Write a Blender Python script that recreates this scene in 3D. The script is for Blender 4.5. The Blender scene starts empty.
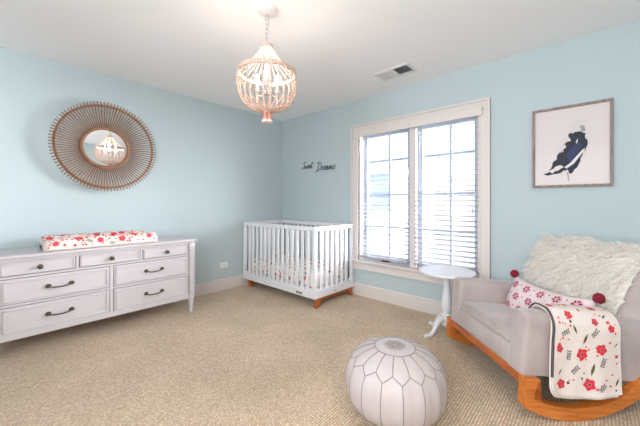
import bpy, bmesh, math, random
from mathutils import Vector, Matrix
PI = math.pi
sc = bpy.context.scene
COL = sc.collection
R = math.radians
random.seed(7)

# ------------------------------------------------------------------ materials
def srgb(r, g, b):
    f = lambda c: (c/12.92 if c <= .04045 else ((c+.055)/1.055)**2.4)
    return (f(r/255), f(g/255), f(b/255), 1)

def mat(name, col, rough=.5, metal=0, bump=None, noise=None, sheen=0, coat=0, emit=None, estr=0, trans=0, spec=.5):
    m = bpy.data.materials.new(name); m.use_nodes = True
    nt = m.node_tree; N = nt.nodes; Lk = nt.links
    b = N['Principled BSDF']
    b.inputs['Base Color'].default_value = col
    b.inputs['Roughness'].default_value = rough
    b.inputs['Metallic'].default_value = metal
    b.inputs['Specular IOR Level'].default_value = spec
    if sheen: b.inputs['Sheen Weight'].default_value = sheen
    if coat:
        b.inputs['Coat Weight'].default_value = coat; b.inputs['Coat Roughness'].default_value = .05
    if emit:
        b.inputs['Emission Color'].default_value = emit; b.inputs['Emission Strength'].default_value = estr
    tc = N.new('ShaderNodeTexCoord')
    if noise:                                  # (scale, second colour, amount)
        n = N.new('ShaderNodeTexNoise'); n.inputs['Scale'].default_value = noise[0]; n.inputs['Detail'].default_value = 4
        Lk.new(tc.outputs['Object'], n.inputs['Vector'])
        r = N.new('ShaderNodeValToRGB'); r.color_ramp.elements[0].position = .35; r.color_ramp.elements[1].position = .65
        r.color_ramp.elements[0].color = col; r.color_ramp.elements[1].color = noise[1]
        Lk.new(n.outputs['Fac'], r.inputs['Fac']); Lk.new(r.outputs['Color'], b.inputs['Base Color'])
    if bump:                                   # (scale, strength)
        n = N.new('ShaderNodeTexNoise'); n.inputs['Scale'].default_value = bump[0]; n.inputs['Detail'].default_value = 3
        Lk.new(tc.outputs['Object'], n.inputs['Vector'])
        bp = N.new('ShaderNodeBump'); bp.inputs['Strength'].default_value = bump[1]; bp.inputs['Distance'].default_value = .01
        Lk.new(n.outputs['Fac'], bp.inputs['Height']); Lk.new(bp.outputs['Normal'], b.inputs['Normal'])
    if trans:
        t = N.new('ShaderNodeBsdfTranslucent'); t.inputs['Color'].default_value = col
        mx = N.new('ShaderNodeMixShader'); mx.inputs['Fac'].default_value = trans
        Lk.new(b.outputs[0], mx.inputs[1]); Lk.new(t.outputs[0], mx.inputs[2])
        Lk.new(mx.outputs[0], N['Material Output'].inputs['Surface'])
    return m

def wood(name, c1, c2, axis=0, rough=.4, scale=14):
    m = mat(name, c1, rough); nt = m.node_tree; N = nt.nodes; Lk = nt.links; b = N['Principled BSDF']
    tc = N.new('ShaderNodeTexCoord'); mp = N.new('ShaderNodeMapping')
    s = [scale]*3; s[axis] = scale*.09; mp.inputs['Scale'].default_value = s
    n = N.new('ShaderNodeTexNoise'); n.inputs['Scale'].default_value = 3; n.inputs['Detail'].default_value = 6; n.inputs['Distortion'].default_value = .6
    r = N.new('ShaderNodeValToRGB'); r.color_ramp.elements[0].position = .3; r.color_ramp.elements[1].position = .7
    r.color_ramp.elements[0].color = c1; r.color_ramp.elements[1].color = c2
    Lk.new(tc.outputs['Object'], mp.inputs[0]); Lk.new(mp.outputs[0], n.inputs['Vector'])
    Lk.new(n.outputs['Fac'], r.inputs['Fac']); Lk.new(r.outputs['Color'], b.inputs['Base Color'])
    return m

def carpet_mat():
    m = mat('carpet', srgb(200, 180, 146), .95, spec=.1, sheen=.2); nt = m.node_tree; N = nt.nodes; Lk = nt.links; b = N['Principled BSDF']
    tc = N.new('ShaderNodeTexCoord')
    mp = N.new('ShaderNodeMapping'); mp.inputs['Rotation'].default_value = (0, 0, 0); Lk.new(tc.outputs['Object'], mp.inputs[0])
    w = N.new('ShaderNodeTexWave'); w.wave_type = 'BANDS'; w.bands_direction = 'X'; w.inputs['Scale'].default_value = 21
    w.inputs['Distortion'].default_value = 3.4; w.inputs['Detail'].default_value = 2; w.inputs['Detail Scale'].default_value = 5
    Lk.new(mp.outputs[0], w.inputs['Vector'])
    v = N.new('ShaderNodeTexVoronoi'); v.inputs['Scale'].default_value = 75; Lk.new(mp.outputs[0], v.inputs['Vector'])
    n = N.new('ShaderNodeTexNoise'); n.inputs['Scale'].default_value = 2.2; n.inputs['Detail'].default_value = 5; Lk.new(mp.outputs[0], n.inputs['Vector'])
    mx = N.new('ShaderNodeMath'); mx.operation = 'MULTIPLY_ADD'; mx.inputs[1].default_value = -.9
    Lk.new(v.outputs['Distance'], mx.inputs[0]); Lk.new(w.outputs['Fac'], mx.inputs[2])
    r = N.new('ShaderNodeValToRGB'); e = r.color_ramp.elements
    e[0].position = -.3; e[0].color = srgb(188, 164, 136); e[1].position = .7; e[1].color = srgb(246, 226, 200)
    Lk.new(mx.outputs[0], r.inputs['Fac'])
    r2 = N.new('ShaderNodeValToRGB'); r2.color_ramp.elements[0].position = .35; r2.color_ramp.elements[1].position = .65
    r2.color_ramp.elements[0].color = (.86, .85, .83, 1); r2.color_ramp.elements[1].color = (1, 1, 1, 1); Lk.new(n.outputs['Fac'], r2.inputs['Fac'])
    mc = N.new('ShaderNodeMix'); mc.data_type = 'RGBA'; mc.blend_type = 'MULTIPLY'; mc.inputs[0].default_value = 1
    Lk.new(r.outputs['Color'], mc.inputs[6]); Lk.new(r2.outputs['Color'], mc.inputs[7]); Lk.new(mc.outputs[2], b.inputs['Base Color'])
    bp = N.new('ShaderNodeBump'); bp.inputs['Strength'].default_value = .6; bp.inputs['Distance'].default_value = .006
    Lk.new(mx.outputs[0], bp.inputs['Height']); Lk.new(bp.outputs['Normal'], b.inputs['Normal'])
    return m

def sprinkle_mat(name):
    """white cotton with small scattered motifs in several colours"""
    m = mat(name, srgb(238, 230, 228), .85); nt = m.node_tree; N = nt.nodes; Lk = nt.links; b = N['Principled BSDF']
    tc = N.new('ShaderNodeTexCoord')
    v = N.new('ShaderNodeTexVoronoi'); v.inputs['Scale'].default_value = 17; Lk.new(tc.outputs['Object'], v.inputs['Vector'])
    lt = N.new('ShaderNodeMath'); lt.operation = 'LESS_THAN'; lt.inputs[1].default_value = .36; Lk.new(v.outputs['Distance'], lt.inputs[0])
    sep = N.new('ShaderNodeSeparateColor'); Lk.new(v.outputs['Color'], sep.inputs[0])
    r = N.new('ShaderNodeValToRGB'); r.color_ramp.interpolation = 'CONSTANT'; e = r.color_ramp.elements
    e[0].color = srgb(205, 110, 105); e[1].position = .3; e[1].color = srgb(105, 110, 120)
    for p, c in ((.5, (225, 160, 120)), (.68, (150, 130, 140)), (.85, (225, 180, 185))):
        x = e.new(p); x.color = srgb(*c)
    Lk.new(sep.outputs[0], r.inputs['Fac'])
    mc = N.new('ShaderNodeMix'); mc.data_type = 'RGBA'; mc.inputs[6].default_value = srgb(238, 230, 228)
    Lk.new(lt.outputs[0], mc.inputs[0]); Lk.new(r.outputs['Color'], mc.inputs[7]); Lk.new(mc.outputs[2], b.inputs['Base Color'])
    return m

def lap_mat(name, c1, c2):
    m = mat(name, c1, .7); nt = m.node_tree; N = nt.nodes; Lk = nt.links; b = N['Principled BSDF']
    tc = N.new('ShaderNodeTexCoord'); br = N.new('ShaderNodeTexBrick')
    br.inputs['Color1'].default_value = c1; br.inputs['Color2'].default_value = c2; br.inputs['Mortar'].default_value = srgb(120, 132, 168)
    br.inputs['Scale'].default_value = 4.5; br.inputs['Mortar Size'].default_value = .02
    mp = N.new('ShaderNodeMapping'); mp.inputs['Rotation'].default_value = (R(90), 0, 0)
    Lk.new(tc.outputs['Object'], mp.inputs[0]); Lk.new(mp.outputs[0], br.inputs['Vector']); Lk.new(br.outputs['Color'], b.inputs['Base Color'])
    return m

M = {}
M['wall'] = mat('wall_paint', srgb(184, 198, 202), .75, bump=(160, .05), spec=.25)
M['ceiling'] = mat('ceiling_paint', srgb(243, 243, 244), .9, spec=.1)
M['carpet'] = carpet_mat()
M['trim'] = mat('trim_paint', srgb(216, 209, 206), .4)
M['white'] = mat('white_lacquer', srgb(199, 194, 198), .4)
M['table'] = mat('table_white', srgb(222, 224, 228), .4)
M['crib'] = mat('crib_white', srgb(228, 230, 234), .4)
M['slat'] = mat('blind_slat', srgb(170, 171, 177), .45, trans=.02)
M['sash'] = mat('sash_paint', srgb(182, 191, 206), .5)
M['oak'] = wood('acorn_wood', srgb(150, 72, 28), srgb(196, 112, 54), axis=0, rough=.35)
M['rock'] = wood('rocker_wood', srgb(178, 92, 34), srgb(214, 132, 58), axis=1, rough=.3)
M['rattan'] = wood('rattan', srgb(112, 76, 54), srgb(164, 120, 88), axis=0, rough=.55, scale=40)
M['mirror'] = mat('mirror_glass', (.93, .94, .95, 1), .01, 1)
M['bronze'] = mat('antique_bronze', srgb(96, 82, 72), .35, .85)
M['chrome'] = mat('brushed_nickel', srgb(170, 168, 165), .3, .9)
M['dark'] = mat('dark_gap', srgb(60, 56, 58), .8)
M['bead'] = mat('wooden_bead', srgb(216, 188, 174), .6, trans=.15)
M['ringw'] = mat('whitewashed_wood', srgb(208, 186, 172), .6, noise=(60, srgb(188, 164, 150)))
M['canopy'] = mat('canopy_enamel', srgb(226, 220, 220), .4)
M['chain'] = mat('painted_chain', srgb(200, 196, 196), .4, .3)
M['tassel'] = mat('peach_tassel', srgb(238, 160, 136), .8, trans=.2)
M['tasselw'] = mat('cream_tassel_tip', srgb(246, 222, 212), .8)
M['bulb'] = mat('lit_bulb', (1, .9, .8, 1), .3, emit=(1, .78, .58, 1), estr=8)
M['fillglow'] = mat('fill_lamp_diffuser', (1, 1, 1, 1), .5, emit=(1, .95, .9, 1), estr=3)  # glowing disc of the added fill lamp
M['velvet'] = mat('chair_velvet', srgb(180, 169, 168), .7, sheen=.4, noise=(5, srgb(164, 152, 150)), bump=(300, .08), spec=.2)
M['under'] = mat('dust_cover', srgb(44, 42, 46), .9)
M['fur'] = mat('cream_fur', srgb(247, 244, 240), .8, trans=.45, spec=.2)
M['leather'] = mat('white_leather', srgb(192, 184, 184), .5, noise=(4, srgb(184, 174, 174)), bump=(45, .12))
M['stitch'] = mat('grey_stitching', srgb(150, 140, 134), .8)
M['cotton'] = mat('white_cotton', srgb(228, 217, 211), .9, bump=(120, .25), spec=.1)
M['cottonp'] = mat('pinkish_cotton', srgb(222, 208, 210), .9, bump=(120, .25), spec=.1)
M['red'] = mat('poppy_red', srgb(214, 52, 66), .9)
M['coral'] = mat('poppy_coral', srgb(228, 96, 100), .9)
M['crimson'] = mat('pom_crimson', srgb(132, 20, 44), .95, bump=(150, .8))
M['wine'] = mat('wine_print', srgb(128, 44, 66), .9)
M['blush'] = mat('blush_print', srgb(226, 178, 186), .9)
M['green'] = mat('leaf_green', srgb(96, 100, 66), .9)
M['ink'] = mat('dark_print', srgb(66, 62, 66), .9)
M['navy'] = mat('navy_paint', srgb(14, 22, 46), .6)
M['navy2'] = mat('blue_paint', srgb(26, 46, 88), .6)
M['wash'] = mat('grey_wash', srgb(206, 200, 200), .7)
M['wash2'] = mat('mid_grey_wash', srgb(150, 146, 152), .7)
M['paper'] = mat('art_paper', srgb(212, 203, 203), .6, coat=.15)
M['pframe'] = wood('weathered_frame', srgb(120, 104, 98), srgb(162, 146, 138), axis=2, rough=.7, scale=30)
M['black'] = mat('black_wire', srgb(40, 34, 38), .5)
M['grille'] = mat('vent_enamel', srgb(222, 222, 224), .5)
M['plate'] = mat('outlet_plastic', srgb(222, 226, 228), .35)
M['brick'] = lap_mat('painted_brick', srgb(58, 72, 118), srgb(70, 84, 130))
M['exttrim'] = mat('exterior_trim', srgb(225, 228, 236), .6)
M['extdark'] = mat('exterior_glass', srgb(50, 60, 90), .2)
M['paving'] = mat('pale_paving', srgb(204, 204, 205), .8, noise=(3, srgb(194, 194, 197)))
M['doorw'] = wood('door_wood', srgb(176, 110, 60), srgb(206, 140, 84), axis=2, rough=.4)
M['sheet'] = sprinkle_mat('sprigged_sheet')
M['piping'] = mat('grey_piping', srgb(150, 140, 140), .8)
M['trimb'] = mat('striped_binding', srgb(70, 66, 72), .9)
gm = bpy.data.materials.new('window_glass'); gm.use_nodes = True
_n = gm.node_tree.nodes; _l = gm.node_tree.links
_t = _n.new('ShaderNodeBsdfTransparent'); _g = _n.new('ShaderNodeBsdfGlossy'); _g.inputs['Roughness'].default_value = .02
_f = _n.new('ShaderNodeFresnel'); _m = _n.new('ShaderNodeMixShader')
_mul = _n.new('ShaderNodeMath'); _mul.operation = 'MULTIPLY'; _mul.inputs[1].default_value = .6
_l.new(_f.outputs[0], _mul.inputs[0]); _l.new(_mul.outputs[0], _m.inputs[0]); _l.new(_t.outputs[0], _m.inputs[1]); _l.new(_g.outputs[0], _m.inputs[2])
_l.new(_m.outputs[0], _n['Material Output'].inputs['Surface']); M['glass'] = gm

# ------------------------------------------------------------------ helpers
def obj(name, bm, mats, parent=None, smooth=False, loc=None):
    me = bpy.data.meshes.new(name)
    if smooth:
        for f in bm.faces: f.smooth = True
    bmesh.ops.recalc_face_normals(bm, faces=bm.faces[:])
    bm.to_mesh(me); bm.free()
    for m in (mats if isinstance(mats, (list, tuple)) else [mats]): me.materials.append(M[m] if isinstance(m, str) else m)
    o = bpy.data.objects.new(name, me); COL.objects.link(o)
    if parent: o.parent = parent
    if loc: o.location = loc
    if smooth:
        try: me.set_sharp_from_angle(angle=R(40))
        except Exception: pass
    return o

def thing(name, label, cat, loc=(0, 0, 0), rot=(0, 0, 0), group=None, kind=None):
    o = bpy.data.objects.new(name, None); COL.objects.link(o); o.location = loc; o.rotation_euler = rot
    o.empty_display_size = .1
    return tag(o, label, cat, group, kind)

def tag(o, label, cat, group=None, kind=None):
    if label: o['label'] = label
    if cat: o['category'] = cat
    if group: o['group'] = group
    if kind: o['kind'] = kind
    return o

def BM(): return bmesh.new()

def box(bm, x0, x1, y0, y1, z0, z1, bev=0, seg=2, mi=0, mtx=None):
    r = bmesh.ops.create_cube(bm, size=1)
    vs = r['verts']
    for v in vs:
        v.co = Vector(((x0+x1)/2+v.co.x*(x1-x0), (y0+y1)/2+v.co.y*(y1-y0), (z0+z1)/2+v.co.z*(z1-z0)))
    fs = set(f for v in vs for f in v.link_faces)
    if bev:
        es = list(set(e for v in vs for e in v.link_edges))
        rr = bmesh.ops.bevel(bm, geom=es, offset=bev, segments=seg, affect='EDGES', profile=.5, clamp_overlap=True)
        fs = set(rr['faces']) | set(f for v in rr['verts'] for f in v.link_faces)
        vs = list(set(v for f in fs for v in f.verts))
    for f in fs: f.material_index = mi
    if mtx is not None:
        for v in vs: v.co = mtx @ v.co
    return vs

def tube(bm, pts, r, n=8, closed=False, mi=0, cap=True, flat=1.0):
    """round tube through pts; r a number or a list"""
    pts = [Vector(p) for p in pts]; N = len(pts)
    rs = r if isinstance(r, (list, tuple)) else [r]*N
    rings = []; up = None
    for i, p in enumerate(pts):
        a = pts[(i-1) % N] if (closed or i > 0) else p
        b = pts[(i+1) % N] if (closed or i < N-1) else p
        d = (b-a)
        if d.length < 1e-9: d = Vector((0, 0, 1))
        d.normalize()
        if up is None:
            up = Vector((0, 0, 1)) if abs(d.z) < .9 else Vector((1, 0, 0))
        s = d.cross(up)
        if s.length < 1e-6: s = d.orthogonal()
        s.normalize(); up = s.cross(d).normalized()
        rings.append([bm.verts.new(p+(s*math.cos(2*PI*k/n)+up*math.sin(2*PI*k/n)*flat)*rs[i]) for k in range(n)])
    for i in range(N if closed else N-1):
        A = rings[i]; B = rings[(i+1) % N]
        for k in range(n):
            f = bm.faces.new((A[k], A[(k+1) % n], B[(k+1) % n], B[k])); f.material_index = mi
    if cap and not closed:
        for ring in (rings[0], rings[-1]):
            f = bm.faces.new(ring); f.material_index = mi

def lathe(bm, prof, n=32, c=(0, 0, 0), mi=0):
    rings = []
    for r, z in prof:
        if r < 1e-5: rings.append([bm.verts.new((c[0], c[1], c[2]+z))])
        else: rings.append([bm.verts.new((c[0]+r*math.cos(2*PI*k/n), c[1]+r*math.sin(2*PI*k/n), c[2]+z)) for k in range(n)])
    for A, B in zip(rings, rings[1:]):
        if len(A) == 1 and len(B) == 1: continue
        for k in range(n):
            k2 = (k+1) % n
            if len(A) == 1: f = bm.faces.new((A[0], B[k], B[k2]))
            elif len(B) == 1: f = bm.faces.new((A[k], A[k2], B[0]))
            else: f = bm.faces.new((A[k], A[k2], B[k2], B[k]))
            f.material_index = mi

def ball(bm, c, r, sub=2, mi=0, sx=1, sy=1, sz=1):
    rr = bmesh.ops.create_icosphere(bm, subdivisions=sub, radius=r)
    for v in rr['verts']: v.co = Vector((c[0]+v.co.x*sx, c[1]+v.co.y*sy, c[2]+v.co.z*sz))
    for f in set(f for v in rr['verts'] for f in v.link_faces): f.material_index = mi

def grid(bm, f, nu, nv, mi=0, close_u=False):
    V = [[bm.verts.new(f(i/nu, j/nv)) for j in range(nv+1)] for i in range(nu if close_u else nu+1)]
    for i in range(nu):
        for j in range(nv):
            i2 = (i+1) % nu if close_u else i+1
            q = bm.faces.new((V[i][j], V[i2][j], V[i2][j+1], V[i][j+1])); q.material_index = mi
    return V

def prism(bm, poly, ax, a, b, mi=0):
    """extrude a 2-D polygon along axis ax between a and b"""
    def mk(p, t):
        return (t, p[0], p[1]) if ax == 0 else ((p[0], t, p[1]) if ax == 1 else (p[0], p[1], t))
    A = [bm.verts.new(mk(p, a)) for p in poly]; B = [bm.verts.new(mk(p, b)) for p in poly]
    n = len(poly)
    fs = [bm.faces.new(A[::-1]), bm.faces.new(B)]
    for i in range(n): fs.append(bm.faces.new((A[i], A[(i+1) % n], B[(i+1) % n], B[i])))
    for f in fs: f.material_index = mi

def smooth_line(pts, k=6):
    P = [Vector(p) for p in pts]; out = []
    for i in range(len(P)-1):
        p0 = P[max(i-1, 0)]; p1 = P[i]; p2 = P[i+1]; p3 = P[min(i+2, len(P)-1)]
        for j in range(k):
            t = j/k
            out.append(.5*((2*p1)+(p2-p0)*t+(2*p0-5*p1+4*p2-p3)*t*t+(3*p1-p0-3*p2+p3)*t**3))
    out.append(P[-1]); return out

# print motifs laid on a cloth surface: surf(u, v) in metres -> (point, normal)
def motif(bm, surf, cu, cv, poly, mi, lift=.0015, ok=None):
    """poly: outline [(du,dv)], fan-filled with one mid ring so that it follows the cloth"""
    if ok and not all(ok(cu+a, cv+b) for a, b in poly): return
    def pt(a, b):
        p, n = surf(cu+a, cv+b); return bm.verts.new(p+n*lift)
    c = pt(0, 0); n = len(poly)
    mid = [pt(a*.55, b*.55) for a, b in poly]; out = [pt(a, b) for a, b in poly]
    for i in range(n):
        j = (i+1) % n
        for f in (bm.faces.new((c, mid[i], mid[j])), bm.faces.new((mid[i], out[i], out[j], mid[j]))):
            f.material_index = mi; f.smooth = True

def lobed(r, k=5, d=.16, n=20, ph=0):
    return [(r*(1-d+d*math.cos(k*t+ph))*math.cos(t), r*(1-d+d*math.cos(k*t+ph))*math.sin(t)) for t in [2*PI*i/n for i in range(n)]]

def lens(l, w, ang, n=5, off=(0, 0)):
    p = [(-l/2+l*i/n, w/2*math.sin(PI*i/n)) for i in range(n+1)] + [(l/2-l*i/n, -w/2*math.sin(PI*i/n)) for i in range(1, n)]
    ca, sa = math.cos(ang), math.sin(ang)
    return [(off[0]+x*ca-y*sa, off[1]+x*sa+y*ca) for x, y in p]

def poppy(bm, surf, u, v, r, mi_r, mi_c, mi_d, ok=None):
    motif(bm, surf, u, v, lobed(r, 5, .14, 20, random.random()*6), mi_r, .0015, ok)
    motif(bm, surf, u, v, lobed(r*.5, 5, .25, 15, random.random()*6), mi_c, .0025, ok)
    motif(bm, surf, u, v, lobed(r*.2, 3, .1, 8), mi_d, .0035, ok)

def sprig(bm, surf, u, v, l, ang, mi, ok=None):
    ca, sa = math.cos(ang), math.sin(ang)
    motif(bm, surf, u, v, lens(l, l*.06, ang), mi, .0015, ok)
    for k in range(-1, 3):
        for s in (-1, 1):
            x = (k-.4)*l*.26; motif(bm, surf, u+x*ca-s*l*.15*sa, v+x*sa+s*l*.15*ca, lens(l*.30, l*.125, ang+s*.75), mi, .0018, ok)

def leaf(bm, surf, u, v, l, ang, mi, ok=None):
    motif(bm, surf, u, v, lens(l, l*.24, ang), mi, .0015, ok)

def dot(bm, surf, u, v, r, mi, ok=None): motif(bm, surf, u, v, lobed(r, 3, .12, 9, u*99), mi, .0015, ok)

# ------------------------------------------------------------------ setting
SKY_BASE, SKY_SUN, SKY_REAR = 1.2, 70.0, 7.4
H = 2.44; XR = 4.55; YR = -4.1; T = .14
def struct(name, bm, mats, label=None, cat=None, smooth=False):
    return tag(obj(name, bm, mats, None, smooth), label, cat, None, 'structure')

b = BM(); box(b, -T, XR+T, YR-T, T, -.1, 0); struct('floor', b, 'carpet', 'beige textured loop pile carpet covering the whole floor', 'floor')
b = BM(); box(b, -T, XR+T, YR-T, T, H, H+.1); struct('ceiling', b, 'ceiling', 'plain white painted ceiling', 'ceiling')
b = BM(); box(b, -T, 0, YR-T, T, 0, H); struct('wall_left', b, 'wall', 'pale blue wall behind the dresser and round mirror', 'wall')

def holed_wall(name, axis, a, bb, L0, L1, holes, label):
    """wall slab normal to axis between a and bb, running L0..L1, with one rectangular opening"""
    bm = BM(); (h0, h1, z0, z1) = holes
    def bx(l0, l1, q0, q1):
        if l1-l0 < 1e-6 or q1-q0 < 1e-6: return
        if axis == 1: box(bm, l0, l1, a, bb, q0, q1)
        else: box(bm, a, bb, l0, l1, q0, q1)
    bx(L0, h0, 0, H); bx(h1, L1, 0, H); bx(h0, h1, 0, z0); bx(h0, h1, z1, H)
    return struct(name, bm, 'wall', label, 'wall')

WX0, WX1, WZ0, WZ1 = 1.46, 2.83, .42, 2.02      # window opening
holed_wall('wall_back', 1, 0, T, 0, XR+T, (WX0, WX1, WZ0, WZ1), 'pale blue wall with the large double window')
RX0, RX1, RZ0, RZ1 = 2.3, 4.2, .8, 2.15  # unseen rear opening, added to let fill light into the room
holed_wall('wall_front', 1, YR-T, YR, 0, XR, (RX0, RX1, RZ0, RZ1), 'pale blue wall behind the camera with a wide window added for fill light')
b = BM()
DY0, DY1 = -3.6, -2.75
for (y0, y1, z0, z1) in ((YR-T, DY0, 0, H), (DY0, DY1, 2.06, H), (DY1, 0, 0, H)): box(b, XR, XR+T, y0, y1, z0, z1)
struct('wall_right', b, 'wall', 'pale blue wall with the wooden door', 'wall')

def baseboard(name, axis, pos, sgn, l0, l1, label):
    # profile: (distance from wall, height)
    p = [(0, 0), (.016, 0), (.016, .105), (.013, .112), (.013, .12), (.018, .124), (.018, .132), (.011, .142), (0, .146)]
    bm = BM()
    if axis == 0: prism(bm, [(pos+sgn*d, z) for d, z in p], 1, l0, l1)
    else: prism(bm, [(pos+sgn*d, z) for d, z in p], 0, l0, l1)
    struct(name, bm, 'trim', label, 'baseboard')
baseboard('baseboard_left', 0, 0, 1, YR, 0, 'off white moulded baseboard along the wall behind the dresser')
baseboard('baseboard_back', 1, 0, -1, .0, XR, 'off white moulded baseboard under the window')
baseboard('baseboard_right', 0, XR, -1, DY1+.1, 0, 'off white moulded baseboard beside the wooden door')

# --- the double window
w = thing('window_1', 'large white cased double casement window with blue grey muntins', 'window', (0, 0, 0), kind='structure')
b = BM()
def casing_bar(x0, x1, z0, z1, vert):
    box(b, x0+(0 if vert else .1), x1-(0 if vert else .09), -.018, 0, z0, z1, .003)
    if vert: 
        o = x0 if x0 < 2 else x1
        s = 1 if x0 < 2 else -1
        box(b, min(o, o+s*.022), max(o, o+s*.022), -.034, -.0, z0, z1, .004)
        i = x1 if x0 < 2 else x0
        box(b, min(i, i-s*.014), max(i, i-s*.014), -.026, 0, z0, z1, .003)
    else:
        box(b, x0+.001, x1-.001, -.0332, -.0005, z1-.0215, z1-.0005, .004); box(b, x0+.09, x1-.09, -.0252, -.0005, z0, z0+.014, .003)
casing_bar(1.36, 1.46, .44, 2.115, True); casing_bar(2.83, 2.92, .44, 2.115, True); casing_bar(1.36, 2.92, 2.02, 2.115, False)
obj('window_casing', b, 'trim', w)
b = BM(); box(b, 1.335, 2.945, -.06, T-.03, .42, .445, .006); obj('window_stool', b, 'trim', w)
b = BM(); box(b, 1.36, 2.92, -.02, 0, .335, .42, .003); box(b, 1.36, 2.92, -.028, 0, .325, .345, .004); box(b, 1.36, 2.92, -.03, 0, .40, .42, .004); obj('window_apron', b, 'trim', w)
b = BM()
box(b, WX0, WX0+.02, 0, T, WZ0, WZ1); box(b, WX1-.02, WX1, 0, T, WZ0, WZ1); box(b, WX0, WX1, 0, T, WZ1-.02, WZ1)
obj('window_jamb', b, 'trim', w)
b = BM(); box(b, 2.115, 2.19, .03, T, WZ0, WZ1, .004); obj('window_mullion', b, 'trim', w)
for (x0, x1) in ((1.48, 2.115), (2.19, 2.81)):
    b = BM(); y0, y1 = .085, .125
    box(b, x0, x0+.05, y0, y1, .445, 2.0, .004); box(b, x1-.05, x1, y0, y1, .445, 2.0, .004)
    box(b, x0+.05, x1-.05, y0+.001, y1-.001, .445, .50, .004); box(b, x0+.05, x1-.05, y0+.001, y1-.001, 1.95, 2.0, .004)
    xm = (x0+x1)/2 + (.035 if x0 < 2 else .035)
    box(b, xm-.014, xm+.014, y0+.008, y1-.004, .5, 1.95, .003)
    for z in (.86, 1.245, 1.655): box(b, x0+.05, x1-.05, y0+.009, y1-.005, z-.013, z+.013, .003)
    s = obj('window_sash', b, 'sash', w)
    b = BM(); box(b, x0+.05, x1-.05, .1, .104, .5, 1.95); obj('window_glass', b, 'glass', s)
    b = BM(); box(b, (x0+x1)/2-.05, (x0+x1)/2+.05, .05, .085, .446, .47, .006); tube(b, [((x0+x1)/2-.02, .06, .47), ((x0+x1)/2-.07, .045, .485), ((x0+x1)/2-.1, .045, .472)], .006)
    obj('crank_handle', b, 'bronze', s)

# --- the two horizontal blinds
def blind(x0, x1, label, tassel_x, tz, wand_x):
    t = thing('window_blind', label, 'blind', ((x0+x1)/2, 0, 1.96), group='white slatted blinds on the double window')
    hx = (x1-x0)/2
    b = BM(); box(b, -hx, hx, -.05, -.036, .0, .078, .003); box(b, -hx, hx, -.046, .03, .05, .074)
    obj('valance', b, 'trim', t)
    b = BM(); n = 29; z0 = -1.47; pit = 1.44/n
    for k in range(n):
        z = z0+.035+k*pit
        m = Matrix.Translation((0, .02, z)) @ Matrix.Rotation(R(9), 4, 'X')
        box(b, -hx+.035, hx-.035, -.025, .025, -.0018, .0018, 0, mtx=m)
    obj('slats', b, 'slat', t)
    b = BM(); box(b, -hx+.035, hx-.035, -.005, .045, z0-.012, z0+.012, .004); obj('bottom_rail', b, 'slat', t)
    for xx in (-hx+.12, 0, hx-.12):
        b = BM(); tube(b, [(xx, -.006, .02), (xx, -.006, z0)], .0014, 5); tube(b, [(xx, .046, .02), (xx, .046, z0)], .0014, 5); obj('ladder_cord', b, 'slat', t)
    b = BM(); lx = tassel_x-(x0+x1)/2; tube(b, [(lx, -.028, .0), (lx, -.03, tz-1.96+.03)], .0016, 5)
    c = obj('pull_cord', b, 'slat', t)
    b = BM(); lathe(b, [(0, .03), (.005, .028), (.009, -.012), (.007, -.02), (0, -.02)], 10, (lx, -.03, tz-1.96)); obj('cord_tassel', b, 'sash', c, True)
    b = BM(); lx = wand_x-(x0+x1)/2; tube(b, [(lx, -.03, 0), (lx, -.032, -.75)], .004, 6); obj('tilt_wand', b, 'slat', t)
blind(1.425, 2.14, 'white slatted blind lowered over the left casement, nearer the crib', 2.035, 1.02, 1.52)
blind(2.142, 2.86, 'white slatted blind lowered over the right casement, behind the side table', 2.775, 1.07, 2.25)

# --- out of view: a window added for fill light, and the room's door
w2 = thing('fill_window', 'plain white framed wide window added behind the camera for fill light', 'window', (0, 0, 0), kind='structure')
b = BM()
for (x0, x1, z0, z1) in ((RX0-.08, RX0, RZ0-.08, RZ1+.08), (RX1, RX1+.08, RZ0-.08, RZ1+.08), (RX0, RX1, RZ1, RZ1+.08), (RX0, RX1, RZ0-.08, RZ0), (3.23, 3.27, RZ0, RZ1)):
    box(b, x0, x1, YR-.05, YR+.02, z0, z1, .003)
obj('fill_window_frame', b, 'trim', w2)
dr = thing('door_1', 'warm wooden door in a white casing on the far right wall', 'door', (0, 0, 0), kind='structure')
b = BM()
for (y0, y1, z0, z1) in ((DY0-.1, DY0, 0, 2.16), (DY1, DY1+.1, 0, 2.16), (DY0-.1, DY1+.1, 2.06, 2.16)): box(b, XR-.02, XR+.05, y0, y1, z0, z1, .004)
obj('door_casing', b, 'trim', dr)
b = BM(); box(b, XR+.05, XR+.09, DY0, DY1, .005, 2.06)
for (z0, z1) in ((.2, .95), (1.1, 1.9)):
    for (y0, y1) in ((DY0+.1, DY0+.38), (DY0+.47, DY0+.75)): box(b, XR+.035, XR+.06, y0, y1, z0, z1, .012)
obj('door_leaf', b, 'doorw', dr)
b = BM(); lathe(b, [(0, 0), (.03, 0), (.03, .01), (.012, .02), (.012, .04), (.028, .055), (.028, .075), (0, .085)], 16)
o = obj('door_knob', b, 'bronze', dr, True); o.location = (XR+.05, DY1-.07, 1.0); o.rotation_euler = (0, R(-90), 0)

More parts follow.
